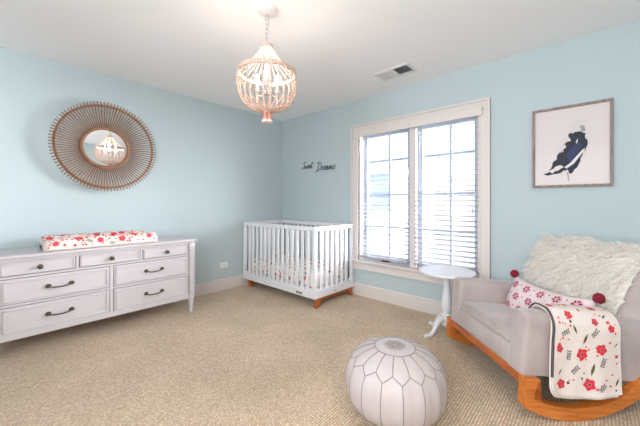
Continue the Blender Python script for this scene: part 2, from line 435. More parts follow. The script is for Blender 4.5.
# --- outside
b = BM(); box(b, -16, 18, T+.1, 18, -3.7, -3.6); struct('ground', b, 'paving', 'pale paved ground outside the window', 'ground')
hs = thing('neighbour_house', 'blue grey painted brick house with white trim seen through the left casement', 'house', (-3.2, 6.2, -3.6))
b = BM(); box(b, -2.6, 1.62, 0, 4, 0, 5.78); obj('house_wall', b, 'brick', hs)
b = BM(); prism(b, [(-.3, 5.78), (4.3, 5.78), (4.3, 5.88), (2, 6.2), (-.3, 5.88)], 0, -2.8, 1.7); obj('house_roof', b, 'exttrim', hs)
b = BM(); box(b, .05, .75, -.05, .05, 3.7, 4.9, .01); f = obj('house_window', b, 'exttrim', hs)
b = BM(); box(b, .13, .67, -.06, -.04, 3.78, 4.82); obj('house_pane', b, 'extdark', f)
gs = thing('white_building', 'narrow white building with a pale hipped roof beyond the left casement', 'building', (-1.33, 5.3, -3.6))
b = BM(); box(b, -.42, .4, 0, .7, 0, 4.25); obj('building_wall', b, 'exttrim', gs)
b = BM(); prism(b, [(-.5, 4.25), (.5, 4.25), (.2, 4.5), (-.25, 4.5)], 1, -.08, .78); obj('building_roof', b, 'exttrim', gs)

# ------------------------------------------------------------------ dresser
DW = 1.47; DY = -2.369
d = thing('dresser', 'long white seven drawer dresser with bronze handles against the left wall', 'dresser', (.02, DY, 0))
D = .455      # front face local x (world .475)
b = BM(); box(b, .0, D-.012, -DW/2+.02, DW/2-.02, .15, .74); 
# face frame rails and stiles
def fr(y0, y1, z0, z1): box(b, D-.03, D, y0, y1, z0, z1, .002)
hw = DW/2
fr(-hw+.05, hw-.05, .715, .74); fr(-hw+.05, hw-.05, .595, .612); fr(-hw+.05, hw-.05, .388, .405); fr(-hw+.05, hw-.05, .145, .188)
fr(-.012, .012, .188, .388); fr(-.012, .012, .405, .595)
for s in (-1, 1): fr(s*.2355-.009, s*.2355+.009, .612, .715)
obj('carcass', b, 'white', d)
b = BM(); box(b, -.018, D+.028, -hw-.022, hw+.022, .742, .768, .008, 3); box(b, -.015, D+.012, -hw-.008, hw+.008, .728, .742, .004); obj('dresser_top', b, 'white', d)
for sx in (0, 1):
    for sy in (-1, 1):
        b = BM(); cx = D-.018 if sx else .03; cy = sy*(hw-.024)
        box(b, cx-.026, cx+.03, cy-.028, cy+.028, .165, .728, .005)
        if sx:
            box(b, cx-.03, cx+.036, cy-.033, cy+.033, .69, .703, .004)
            for q in (-.014, 0, .014): tube(b, [(cx+.031, cy+q, .24), (cx+.031, cy+q, .67)], .004, 6)
        box(b, cx-.03, cx+.034, cy-.032, cy+.032, .168, .186, .005)
        lathe(b, [(.028, .168), (.034, .16), (.034, .148), (.026, .14), (.03, .128), (.027, .11), (.016, .012), (.019, .006), (.019, 0), (0, 0)], 16, (cx, cy, 0))
        obj('leg', b, 'white', d, True)
def knob(parent, y, z):
    b = BM(); lathe(b, [(0, 0), (.017, 0), (.018, .004), (.007, .008), (.007, .016), (.016, .022), (.017, .028), (.011, .034), (0, .036)], 16)
    o = obj('knob', b, 'bronze', parent, True); o.location = (D+.003, y, z); o.rotation_euler = (0, R(90), 0)
def bail(parent, y, z):
    b = BM()
    for s in (-1, 1):
        n0 = len(b.verts); lathe(b, [(0, 0), (.015, 0), (.016, .004), (.01, .009), (.007, .02), (.009, .026), (0, .03)], 14)
        for v in list(b.verts)[n0:]: v.co = Vector((v.co.z, s*.07+v.co.x*1.15, v.co.y))
    tube(b, smooth_line([(.02, -.07, 0), (.027, -.056, -.006), (.03, -.03, -.012), (.03, 0, -.013), (.03, .03, -.012), (.027, .056, -.006), (.02, .07, 0)], 3), .0048, 8)
    o = obj('handle', b, 'bronze', parent, True); o.location = (D+.003, y, z)
def drawer(y0, y1, z0, z1, big):
    b = BM(); g = .0045
    box(b, D-.02, D+.002, y0+g, y1-g, z0+g, z1-g, .002)
    i = .02 if big else .011
    # raised bead moulding round the panel
    for (a0, a1, c0, c1) in ((y0+i, y1-i, z0+i, z0+i+.008), (y0+i, y1-i, z1-i-.008, z1-i), (y0+i, y0+i+.008, z0+i, z1-i), (y1-i-.008, y1-i, z0+i, z1-i)):
        box(b, D, D+.010, a0, a1, c0, c1, .002)
    o = obj('drawer', b, 'white', d)
    if big: bail(o, (y0+y1)/2, (z0+z1)/2+.004)
    else: knob(o, (y0+y1)/2, (z0+z1)/2)
a = hw-.058
for (y0, y1) in ((-a, -.2445), (-.2265, .2265), (.2445, a)): drawer(y0, y1, .612, .715, False)
for (z0, z1) in ((.405, .595), (.182, .388)):
    for (y0, y1) in ((-a, -.012), (.012, a)): drawer(y0, y1, z0, z1, True)
# dark shadow gap liners behind the drawers
b = BM(); box(b, D-.026, D-.011, -hw+.06, hw-.06, .19, .71); obj('drawer_recess', b, 'dark', d)

# ------------------------------------------------------------------ changing pad on the dresser
pl, pw = .82, .42
def pad_pt(s, q):
    """s along 0..1, q around the cross-section 0..1"""
    e = min(s, 1-s)*pl
    k = 1 if e > .05 else math.sqrt(max(0, 1-((.05-e)/.05)**2))
    prof = [(-.2, .012), (-.2, .05), (-.19, .082), (-.165, .098), (-.13, .092), (-.09, .07), (0, .05), (.09, .07), (.13, .092), (.165, .098), (.19, .082), (.2, .05), (.2, .012), (.185, 0), (0, 0), (-.185, 0), (-.2, .012)]
    ln = [math.hypot(b_[0]-a_[0], b_[1]-a_[1]) for a_, b_ in zip(prof, prof[1:])]; w_ = q*sum(ln); i = 0
    while i < len(ln)-1 and w_ > ln[i]: w_ -= ln[i]; i += 1
    f = min(1, w_/ln[i])
    x = prof[i][0]+(prof[i+1][0]-prof[i][0])*f; z = prof[i][1]+(prof[i+1][1]-prof[i][1])*f
    kk = .55+.45*k
    wob = .003*math.sin(s*23+q*9)
    return Vector((x*(.9+.1*k), (s-.5)*pl, (z+wob if z > .02 else z)*kk))
pad = thing('changing_pad', 'white contoured changing pad with a red poppy print cover on the dresser', 'changing pad', (.285, -2.40, .769))
b = BM(); grid(b, pad_pt, 60, 80)
for s in (0, 1):
    vs = [v for v in b.verts if abs(v.co.y-(s-.5)*pl) < 1e-5]
    c = b.verts.new((0, (s-.5)*pl, .03))
    es = [e for e in b.edges if e.verts[0] in vs and e.verts[1] in vs]
    for e in es: b.faces.new((e.verts[0], e.verts[1], c))
bmesh.ops.remove_doubles(b, verts=b.verts[:], dist=1e-5)
for f in b.faces: f.smooth = True
PPER = .98
PL = .565   # metric length of the printed section, from the far-bottom edge over the top
def pad_surf(u, v):
    s = u/pl; q = v/PPER
    p = pad_pt(s, q); e = .004
    n = (pad_pt(s+e, q)-pad_pt(s-e, q)).cross(pad_pt(s, q+e)-pad_pt(s, q-e)).normalized()
    if n.dot(p-Vector((0, p.y, -.25))) < 0: n = -n
    return p, n
ok = lambda u, v: .008 < u < pl-.008 and .03 < v < PL-.012
rp = random.Random(5); placed = []
for (u, v, q) in ((.07, .515, .024), (.215, .47, .034), (.36, .51, .026), (.45, .455, .026), (.52, .51, .03), (.62, .46, .034), (.74, .50, .026), (.13, .40, .034), (.30, .385, .028), (.56, .375, .03), (.70, .385, .028), (.78, .41, .026), (.05, .44, .02)):
    placed.append((u, v, q)); poppy(b, pad_surf, u, v, q, 1, 2, 4, ok)
for k in range(1500):
    u, v = rp.uniform(.02, pl-.02), rp.uniform(.05, PL-.02)
    typ = rp.choice('PPPbbbblsd')
    rr = {'P': .036, 'b': .012, 'l': .02, 's': .026, 'd': .007}[typ]
    if any((u-x)**2+(v-y)**2 < (rr+z)**2*.62 for x, y, z in placed): continue
    placed.append((u, v, rr))
    if typ == 'P': poppy(b, pad_surf, u, v, rp.uniform(.026, .036), 1, 2, 4, ok)
    elif typ == 'b': dot(b, pad_surf, u, v, rp.uniform(.007, .011), rp.choice((1, 2)), ok)
    elif typ == 'l': leaf(b, pad_surf, u, v, .04, rp.uniform(0, 6), 3, ok)
    elif typ == 's': sprig(b, pad_surf, u, v, .05, rp.uniform(0, 6), 4, ok)
    else: dot(b, pad_surf, u, v, .005, 4, ok)
obj('pad_cover', b, ['cotton', 'red', 'coral', 'green', 'ink'], pad)

# ------------------------------------------------------------------ round rattan mirror
mr = thing('round_mirror', 'round rattan sunburst mirror on the wall above the dresser', 'mirror', (0, -2.318, 1.697), (0, R(90), 0))
# local z points into the room; local x points down, y along the wall
b = BM(); lathe(b, [(0, .034), (.182, .034), (.182, .02), (0, .02)], 64); obj('mirror_glass', b, 'mirror', mr)
b = BM(); lathe(b, [(.178, .02), (.178, .046), (.184, .056), (.197, .06), (.208, .054), (.212, .04), (.212, .02), (.178, .02)], 80); obj('inner_rim', b, 'rattan', mr, True)
for (rr, zz, th) in ((.392, .112, .0055), (.402, .102, .006), (.394, .095, .005)):
    b = BM(); tube(b, [(rr*math.cos(2*PI*k/96), rr*math.sin(2*PI*k/96), zz) for k in range(96)], th, 8, True); obj('outer_hoop', b, 'rattan', mr, True)
b = BM(); lathe(b, [(0, .0), (.16, 0), (.16, .02), (0, .02)], 48); obj('backing_board', b, 'rattan', mr)
b = BM(); tube(b, [(-.207, 0, .05), (-.222, 0, .062), (-.236, 0, .06)], .006, 8); obj('top_knot', b, 'rattan', mr, True)
b = BM(); tube(b, [(.2, 0, .034), (.31, 0, .07), (.434, 0, .108)], [.0036, .0048, .0052], 6)
sp0 = obj('spoke', b, 'rattan', mr, True)
for k in range(1, 96):
    o = sp0.copy(); COL.objects.link(o); o.parent = mr; o.rotation_euler = (0, 0, 2*PI*k/96)

# ------------------------------------------------------------------ beaded chandelier
CX, CY = 2.017, -1.851
ch = thing('chandelier', 'white wood bead basket chandelier with a peach tassel hanging from the ceiling', 'chandelier', (CX, CY, H))
b = BM(); lathe(b, [(0, 0), (.066, 0), (.066, -.012), (.06, -.03), (.03, -.038), (.012, -.042), (0, -.042)], 40); obj('ceiling_canopy', b, 'canopy', ch, True)
b = BM(); z = -.05; k = 0
tube(b, [(.018*math.cos(2*PI*i/20), 0, -.06+.018*math.sin(2*PI*i/20)) for i in range(20)], .0028, 6, True)
z = -.092
while z > -.235:
    pts = []
    for i in range(16):
        t = 2*PI*i/16; x = .0085*math.cos(t); zz = .019*math.sin(t)
        pts.append((x, 0, z+zz) if k % 2 else (0, x, z+zz))
    tube(b, pts, .0024, 6, True); z -= .030; k += 1
obj('chain', b, 'chain', ch, True)
b = BM(); tube(b, smooth_line([(.004, 0, -.04), (.012, .006, -.1), (-.008, -.004, -.16), (.003, 0, -.24)], 5), .0022, 6); obj('power_cord', b, 'chain', ch, True)
b = BM(); lathe(b, [(0, -.232), (.012, -.232), (.014, -.24), (.036, -.243), (.039, -.25), (.039, -.262), (.034, -.268), (0, -.268)], 24); obj('top_cap', b, 'ringw', ch, True)
RZ = -.435
b = BM(); lathe(b, [(.180, RZ-.012), (.180, RZ+.012), (.194, RZ+.012), (.194, RZ-.012), (.180, RZ-.012)], 64); obj('bead_ring', b, 'ringw', ch)
def strand(pts, r, name):
    line = smooth_line(pts, 24); bm = BM(); acc = 0; last = line[0]; ball(bm, last, r, 1)
    for p in line[1:]:
        acc += (p-last).length; last = p
        if acc >= 1.85*r: ball(bm, p, r, 1); acc = 0
    return obj(name, bm, 'bead', ch, True)
NS = 24
up = strand([(.034, 0, -.258), (.062, 0, -.310), (.108, 0, -.365), (.184, 0, RZ+.01)], .0048, 'upper_bead_strand')
lo = strand([(.188, 0, RZ-.012), (.193, 0, -.49), (.188, 0, -.54), (.170, 0, -.600), (.130, 0, -.645), (.075, 0, -.672), (.022, 0, -.684)], .0078, 'lower_bead_strand')
for k in range(1, NS):
    for s in (up, lo):
        o = s.copy(); COL.objects.link(o); o.parent = ch; o.rotation_euler = (0, 0, 2*PI*k/NS)
b = BM(); lathe(b, [(0, -.672), (.024, -.674), (.028, -.684), (.022, -.694), (0, -.696)], 20); obj('bottom_hub', b, 'ringw', ch, True)
b = BM(); lathe(b, [(0, -.268), (.008, -.268), (.008, -.54), (.02, -.545), (.02, -.57), (0, -.575)], 12); obj('centre_stem', b, 'chain', ch, True)
for k in range(3):
    t = 2*PI*k/3+R(200); ca, sa = math.cos(t), math.sin(t)
    b = BM(); tube(b, smooth_line([(.015*ca, .015*sa, -.558), (.05*ca, .05*sa, -.575), (.078*ca, .078*sa, -.56), (.08*ca, .08*sa, -.54)], 4), .005, 8)
    lathe(b, [(0, -.545), (.015, -.545), (.015, -.53), (.011, -.53), (.011, -.495), (0, -.495)], 12, (.08*ca, .08*sa, 0)); arm = obj('lamp_arm', b, 'chain', ch, True)
    b = BM(); lathe(b, [(0, -.495), (.010, -.493), (.018, -.47), (.017, -.455), (.008, -.432), (0, -.42)], 14, (.08*ca, .08*sa, 0)); obj('bulb', b, 'bulb', arm, True)
for k in range(4):
    t = 2*PI*k/4+.3; ca, sa = math.cos(t), math.sin(t)
    b = BM(); c = (.018*ca, .018*sa)
    lathe(b, [(0, -.688), (.007, -.69), (.009, -.70), (.006, -.706), (.012, -.72), (.017, -.742), (.0, -.742)], 12, (c[0], c[1], 0))
    ta = obj('tassel', b, 'tassel', ch, True); ta.rotation_euler = (0, 0, 0)
    b = BM(); lathe(b, [(.017, -.742), (.019, -.756), (0, -.756), (0, -.742)], 12, (c[0]*1.15, c[1]*1.15, 0)); obj('tassel_tip', b, 'tasselw', ta, True)
for k in range(3):
    t = 2*PI*k/3+R(200)
    l = bpy.data.lights.new('chandelier_light', 'POINT'); l.energy = 1.3; l.color = (1, .87, .76); l.shadow_soft_size = .018
    o = bpy.data.objects.new('chandelier_light', l); COL.objects.link(o); o.parent = ch; o.location = (.08*math.cos(t), .08*math.sin(t), -.40)

# ------------------------------------------------------------------ crib
X0, X1, Y0, Y1 = .02, 1.398, -.735, -.022
cr = thing('crib', 'white slatted baby crib with splayed wooden legs in the room corner', 'crib', (X0, Y0, 0))
CW, CD = X1-X0, Y1-Y0; ZB, ZT = .10, .885; pt = .042
for (x, y) in ((0, 0), (CW-pt, 0), (0, CD-pt), (CW-pt, CD-pt)):
    b = BM(); box(b, x, x+pt, y, y+pt, ZB, ZT-.002, .005); obj('corner_post', b, 'crib', cr)
def panel(along, off, L, n, name):
    b = BM()
    def bx(bm, l0, l1, z0, z1, th=.03, bev=.004):
        c = off+pt/2
        if along == 'x': box(bm, l0, l1, c-th/2, c+th/2, z0, z1, bev)
        else: box(bm, c-th/2, c+th/2, l0, l1, z0, z1, bev)
    bx(b, pt-.004, L-pt+.004, ZT-.045, ZT, .04); obj('top_rail', b, 'crib', cr)
    b = BM(); bx(b, pt-.004, L-pt+.004, ZB, ZB+.085, .036); obj('bottom_rail', b, 'crib', cr)
    pitch = (L-2*pt)/(n+1); wv = pitch*.46
    for k in range(n):
        c = pt+pitch*(k+1); b = BM(); bx(b, c-wv/2, c+wv/2, ZB+.08, ZT-.04, .018, .004); obj('slat', b, 'crib', cr)
panel('x', 0, CW, 14, 'front_panel'); panel('x', CD-pt, CW, 14, 'back_panel'); panel('y', 0, CD, 6, 'end_panel'); panel('y', CW-pt, CD, 6, 'end_panel')
b = BM(); box(b, .03, CW-.03, .035, CD-.035, .175, .2); obj('mattress_support', b, 'crib', cr)
for (x, y, sx, sy) in ((.07, .05, 1, -1), (CW-.07, .05, 1, -1), (.07, CD-.05, 1, 1), (CW-.07, CD-.05, 1, 1)):
    b = BM()
    # tapered leg, splayed along the crib ends
    s = -1 if sy > 0 else 1
    top = [(x-.03, y+s*.09), (x+.03, y+s*.09), (x+.03, y+s*.01), (x-.03, y+s*.01)]
    bot = [(x-.02, y-s*.0), (x+.02, y-s*.0), (x+.02, y-s*.035), (x-.02, y-s*.035)]
    if x > CW/2: top = [(px+.04, py) for px, py in top]; bot = [(px+.052, py) for px, py in bot]
    else: top = [(px-.01, py) for px, py in top]; bot = [(px+.08-.02, py) for px, py in bot]
    A = [b.verts.new((px, py, .1)) for px, py in top]; B = [b.verts.new((px, py, 0)) for px, py in bot]
    b.faces.new(A); b.faces.new(B[::-1])
    for i in range(4): b.faces.new((A[i], A[(i+1) % 4], B[(i+1) % 4], B[i]))
    bmesh.ops.bevel(b, geom=b.edges[:], offset=.004, segments=2, affect='EDGES')
    obj('leg', b, 'oak', cr)
for x in (.08, CW-.03):
    b = BM(); box(b, x-.018, x+.018, .09, CD-.09, .068, .1, .004); obj('stretcher', b, 'oak', cr)
b = BM(); box(b, 1.085, 1.175, -.0025, .006, .122, .142, .001); pn = obj('maker_plate', b, 'ink', cr)
b = BM(); box(b, 1.1, 1.16, -.0032, -.0022, .129, .135); obj('plate_lettering', b, 'wash', pn)
b = BM(); box(b, CW-.004, CW+.0012, .31, .37, .128, .134); obj('end_mark', b, 'wash2', cr)
mt = BM(); box(mt, .05, CW-.05, .042, CD-.042, .2, .37, .03, 4)
tag(obj('crib_mattress', mt, 'sheet', None, True, (X0, Y0, 0)), 'mattress in a white sprigged fitted sheet inside the crib', 'mattress')

# ------------------------------------------------------------------ wall words
def script(name, strokes, x0, z0, s, label, slant=.25):
    b = BM()
    for st in strokes:
        pts = smooth_line([(x0+(x+slant*z)*s, -.006, z0+z*s) for x, z in st], 5)
        tube(b, pts, .0034, 6)
    return tag(obj(name, b, 'black', None, True), label, 'wall lettering')
# letters: x-height 1
S_ = [(1.15, 1.9), (.9, 2.2), (.5, 2.15), (.35, 1.75), (.65, 1.25), (.95, .75), (.75, .15), (.3, 0), (-.05, .3), (.25, .5), (.8, .25), (1.15, .35)]
sweet = [S_,
         [(1.15, .95), (1.22, .35), (1.4, .05), (1.62, .35), (1.72, .9), (1.76, .35), (1.95, .05), (2.2, .4), (2.25, .95), (2.4, .8),
          (2.55, .45), (2.85, .55), (3.0, .85), (2.8, 1.05), (2.58, .75), (2.62, .2), (2.9, .05), (3.15, .35), (3.45, .55), (3.6, .85), (3.4, 1.05), (3.18, .75), (3.22, .2), (3.5, .05), (3.85, .4), (4.1, 1.3), (4.15, 2.0)],
         [(4.12, 2.0), (3.98, .9), (4.0, .2), (4.25, .05), (4.6, .4)], [(3.55, 1.45), (4.1, 1.5), (4.75, 1.7)]]
D_ = [(.55, 2.1), (.45, 1.2), (.35, .1), (.1, -.35), (-.05, -.1), (.35, .1), (1.0, .25), (1.45, .9), (1.3, 1.7), (.8, 2.15), (.2, 2.1), (-.1, 1.75)]
dreams = [D_,
          [(1.55, .1), (1.75, .6), (1.85, 1.05), (2.0, .85), (2.2, .9), (2.2, .4), (2.35, .08), (2.6, .4), (2.85, .6), (2.95, .9), (2.75, 1.05), (2.58, .7), (2.65, .15), (2.95, .05), (3.25, .4), (3.65, .95), (3.4, 1.0), (3.25, .6), (3.35, .1), (3.6, .15), (3.72, .6), (3.75, .95), (3.75, .3), (3.95, .05),
           (4.15, .6), (4.25, .95), (4.3, .1), (4.45, .7), (4.65, .98), (4.75, .1), (4.9, .75), (5.1, .95), (5.2, .3), (5.4, .05), (5.7, .6), (5.9, 1.15), (6.0, .7), (6.05, .3), (5.85, .0), (5.55, .15)]]
script('script_word', sweet, .450, 1.645, .046, 'thin black script word Sweet, nearer the room corner')
script('script_word', dreams, .735, 1.60, .055, 'thin black script word Dreams, nearer the window')

# ------------------------------------------------------------------ framed art
ar = thing('framed_art', 'framed art print of a navy ink figure in a weathered wood frame', 'framed picture', (3.4775, 0, 1.597))
b = BM(); W2, H2, fw = .2425, .321, .019
for (x0, x1, z0, z1) in ((-W2, -W2+fw, -H2, H2), (W2-fw, W2, -H2, H2), (-W2+fw, W2-fw, H2-fw, H2), (-W2+fw, W2-fw, -H2, -H2+fw)): box(b, x0, x1, -.032, 0, z0, z1, .003)
obj('picture_frame', b, 'pframe', ar)
b = BM(); box(b, -W2+fw, W2-fw, -.014, -.004, -H2+fw, H2-fw)
def shape(pts, mi, lift):
    vs = [b.verts.new((x, -.0142-lift*.0003, z)) for x, z in pts]
    from mathutils.geometry import tessellate_polygon
    for t in tessellate_polygon([[v.co for v in vs]]):
        f = b.faces.new([vs[i] for i in t]); f.material_index = mi
def px(*pp):  # reference frame: 0..1 across, 0..1 down the sheet
    return [((p-.5)*(W2-fw)*2, (.5-q)*(H2-fw)*2) for p, q in pp]
def rough(pts, amp, seed):
    rr = random.Random(seed); out = []
    for i in range(len(pts)):
        p, q = pts[i], pts[(i+1) % len(pts)]
        for k in range(4):
            t = k/4; out.append((p[0]+(q[0]-p[0])*t+rr.uniform(-amp, amp), p[1]+(q[1]-p[1])*t+rr.uniform(-amp, amp)))
    return out
shape(px(*rough([(.30, .62), (.42, .42), (.52, .22), (.62, .14), (.70, .18), (.72, .34), (.76, .46), (.72, .60), (.60, .78), (.40, .86), (.2, .84)], .018, 1)), 1, 1)
shape(px(*rough([(.40, .56), (.34, .58), (.30, .66), (.24, .76), (.2, .84), (.34, .84), (.47, .80), (.50, .86), (.58, .80), (.64, .66), (.72, .52), (.72, .44), (.69, .34), (.60, .31), (.54, .34), (.48, .34), (.50, .42), (.42, .47), (.44, .51)], .014, 2)), 2, 2)
shape(px(*rough([(.52, .52), (.60, .46), (.66, .5), (.58, .62), (.48, .7), (.44, .62)], .012, 3)), 3, 3)
shape(px((.42, .77), (.5, .72), (.66, .56), (.70, .54), (.68, .58), (.55, .73), (.45, .79)), 4, 4)
shape(px(*rough([(.20, .80), (.34, .74), (.42, .76), (.36, .80), (.24, .83)], .01, 5)), 4, 4)
shape(px((.575, .45), (.60, .41), (.605, .44), (.585, .48)), 4, 4)
shape(px(*rough([(.63, .25), (.67, .24), (.70, .29), (.69, .33), (.65, .33), (.64, .29)], .008, 6)), 5, 4)
shape(px(*rough([(.12, .855), (.2, .83), (.32, .85), (.22, .87)], .008, 7)), 2, 4)
shape(px((.455, .84), (.475, .84), (.49, .95), (.475, .95)), 5, 3)
obj('art_print', b, ['paper', 'wash', 'navy', 'navy2', 'paper', 'wash2'], ar)

# ------------------------------------------------------------------ ceiling vent, outlet
v = thing('ceiling_vent', 'white rectangular two section air vent in the ceiling', 'vent', (2.175, -.41, H))
b = BM(); vw, vd = .185, .105
for (x0, x1, y0, y1) in ((-vw+.028, vw-.028, -vd, -vd+.028), (-vw+.028, vw-.028, vd-.028, vd), (-vw, -vw+.028, -vd, vd), (vw-.028, vw, -vd, vd), (-.012, .012, -vd+.028, vd-.028)): box(b, x0, x1, y0, y1, -.01, 0, .002)
obj('vent_frame', b, 'grille', v)
b = BM(); box(b, -vw+.02, vw-.02, -vd+.02, vd-.02, -.002, -.0005); obj('vent_duct', b, 'dark', v)
for (x0, x1, an) in ((-vw+.028, -.012, -38), (.012, vw-.028, 42)):
    b = BM(); n = 9
    for k in range(n):
        xx = x0+(x1-x0)*(k+.5)/n
        box(b, -.010, .010, -vd+.026, vd-.026, -.0007, .0007, mtx=Matrix.Translation((xx, 0, -.008)) @ Matrix.Rotation(R(an), 4, 'Y'))
    obj('vent_louvers', b, 'grille', v)
o_ = thing('wall_outlet', 'white double wall outlet beside the crib above the left baseboard', 'outlet', (0, -1.018, .325))
b = BM(); box(b, 0, .006, -.058, .058, -.037, .037, .003); obj('outlet_plate', b, 'plate', o_)
for s in (-1, 1):
    b = BM(); box(b, .005, .0085, s*.024-.017, s*.024+.017, -.014, .014, .003, mi=0)
    for q in (-.006, .006): box(b, .008, .009, s*.024-.005, s*.024+.005, q-.0013, q+.0013, mi=1)
    obj('outlet_socket', b, ['plate', 'dark'], o_)

# ------------------------------------------------------------------ white pedestal table
tb = thing('side_table', 'small round white pedestal table between the window and the armchair', 'table', (2.668, -.402, 0))
b = BM(); lathe(b, [(0, .535), (.2, .535), (.226, .54), (.232, .548), (.232, .554), (.226, .56), (0, .56)], 56); obj('tabletop', b, 'table', tb, True)
b = BM(); lathe(b, [(0, .535), (.06, .535), (.06, .52), (.03, .505), (.024, .47), (.026, .42), (.034, .36), (.042, .30), (.044, .24), (.036, .2), (.03, .19), (.042, .18), (.042, .165), (.034, .155), (.04, .14), (.04, .09), (.03, .08), (.012, .06), (0, .055)], 24); obj('pedestal', b, 'table', tb, True)
for a_ in (R(-119), R(150), R(20)):
    b = BM()
    prof = smooth_line([(.03, 0, .125), (.07, 0, .135), (.105, 0, .105), (.135, 0, .055), (.17, 0, .022), (.205, 0, .018), (.225, 0, .022)], 4)
    n = len(prof)
    tube(b, prof, [.024-.010*i/n for i in range(n)], 10)
    ball(b, (.215, 0, .017), .017, 2, sx=1.3, sz=1.0)
    o = obj('foot', b, 'table', tb, True); o.rotation_euler = (0, 0, a_)

# ------------------------------------------------------------------ leather pouf
pf = thing('pouf', 'round white leather pouf with grey stitched panels on the carpet', 'pouf', (2.803, -1.584, 0), (0, 0, R(3)))
NP = 16; PR, PH = .262, .372
def pouf_pt(th, t, lift=0):
    """t 0 at the top centre to 1 at the bottom centre"""
    ph = t*PI
    e = .72
    c, s = math.cos(ph), math.sin(ph)
    r = PR*(abs(s)**.78); z = PH/2+PH/2*math.copysign(abs(c)**.86, c)
    puff = .006*abs(math.sin(NP*th/2))*min(1, s*1.4) if .2 < t < .85 else 0
    r += puff
    if t > .9: z = max(z, 0)
    return Vector(((r+lift*s)*math.cos(th), (r+lift*s)*math.sin(th), z+lift*c))
b = BM(); grid(b, lambda u, t: pouf_pt(u*2*PI, .004+t*.992), 112, 40, close_u=True)
for tt in (.004, .996):
    p0 = pouf_pt(0, tt).z; ring = [x for x in b.verts if abs(x.co.z-p0) < 1e-6 and x.co.x**2+x.co.y**2 < .01]
    if len(ring) > 3:
        ring.sort(key=lambda q: math.atan2(q.co.y, q.co.x)); b.faces.new(ring)
obj('pouf_cover', b, 'leather', pf, True)
b = BM(); TM, TZ, TA = .104, .33, .272     # medallion edge, lower and upper zigzag
def seam(pts): tube(b, pts, .0027, 5, flat=.8)
for k in range(NP):
    a0 = 2*PI*k/NP; h = PI/NP
    seam([pouf_pt(a0, TM+(TA-TM)*i/8, .0008) for i in range(9)])
    seam([pouf_pt(a0+h, TZ+(.92-TZ)*i/18, .0008) for i in range(19)])
    for s in (-1, 1): seam([pouf_pt(a0+s*h*i/6, TA+(TZ-TA)*i/6, .0008) for i in range(7)])
tube(b, [pouf_pt(2*PI*i/60, TM, .001) for i in range(60)], .0028, 5, True)
obj('panel_seams', b, 'stitch', pf, True)
b = BM()
def pm(r, th):
    r *= .74; return pouf_pt(th, math.asin(min(1, (r/PR)**(1/.78)))/PI, .0012)
def mline(l): tube(b, [pm(r, t) for r, t in l], .0015, 4)
for k in range(12):
    a0 = 2*PI*k/12; h = PI/12
    mline([(.012, a0), (.035, a0+h*.7), (.058, a0)]); mline([(.012, a0), (.035, a0-h*.7), (.058, a0)])
    mline([(.062, a0-h), (.078, a0), (.062, a0+h)]); mline([(.05, a0+h), (.07, a0+h)])
mline([(.05, 2*PI*i/40) for i in range(41)]); mline([(.026, 2*PI*i/30) for i in range(31)])
obj('embroidered_medallion', b, 'stitch', pf, True)

# ------------------------------------------------------------------ rocking armchair
TH = math.atan2(-.703, .712); TX = R(-5)
CHX, CHY = 3.044-.012, -.8865-.012
def rock_z(y): return (y-.25)**2/(2*.53)
dz = -min(y*math.sin(TX)+rock_z(y)*math.cos(TX) for y in [i*.005 for i in range(0, 146)])
CH = thing('rocking_chair', 'grey velvet rocking armchair with wooden rockers beside the window', 'armchair', (CHX, CHY, dz), (TX, 0, TH))
MC = Matrix.Translation((CHX, CHY, dz)) @ Matrix.Rotation(TH, 4, 'Z') @ Matrix.Rotation(TX, 4, 'X')
OFF = .23-(.23*math.cos(TX)+dz)        # lifts the body so that its front edge stays where it was measured
BZ = .23+OFF
HW = .393
# rocker side frames
for s in (-1, 1):
    b = BM(); xo, xi = s*(HW+.04), s*(HW-.012)
    N_ = 28; bot = []; top = []
    for i in range(N_+1):
        y = .0+.725*i/N_; zb = rock_z(y); bot.append((y, zb))
        yt = .045+.635*i/N_; top.append((yt, max(rock_z(yt)+.066, zb+.03)))
    poly = [(-.004, BZ-.05), (-.002, rock_z(0)+.03)]+bot+[(.76, BZ-.03), (.76, BZ), (.70, BZ)]+top[::-1]+[(.052, BZ-.05), (.075, BZ), (-.004, BZ)]
    prism(b, poly, 0, min(xo, xi), max(xo, xi))
    bmesh.ops.triangulate(b, faces=[f for f in b.faces if len(f.verts) > 4])
    obj('rocker', b, 'rock', CH)
b = BM(); box(b, -HW+.001, HW-.001, 0, .035, BZ-.048, BZ-.001, .006); obj('front_rail', b, 'oak', CH)
b = BM(); box(b, -HW+.001, HW-.001, .76, .79, BZ-.062, BZ-.001, .006); obj('rear_rail', b, 'oak', CH)
b = BM(); box(b, -HW+.05, HW-.05, .04, .75, BZ-.012, BZ); obj('dust_cover', b, 'under', CH)
# upholstered base
b = BM(); box(b, -HW+.1, HW-.1, 0, .75, BZ, BZ+.115, .012, 3); obj('seat_base', b, 'velvet', CH, True)
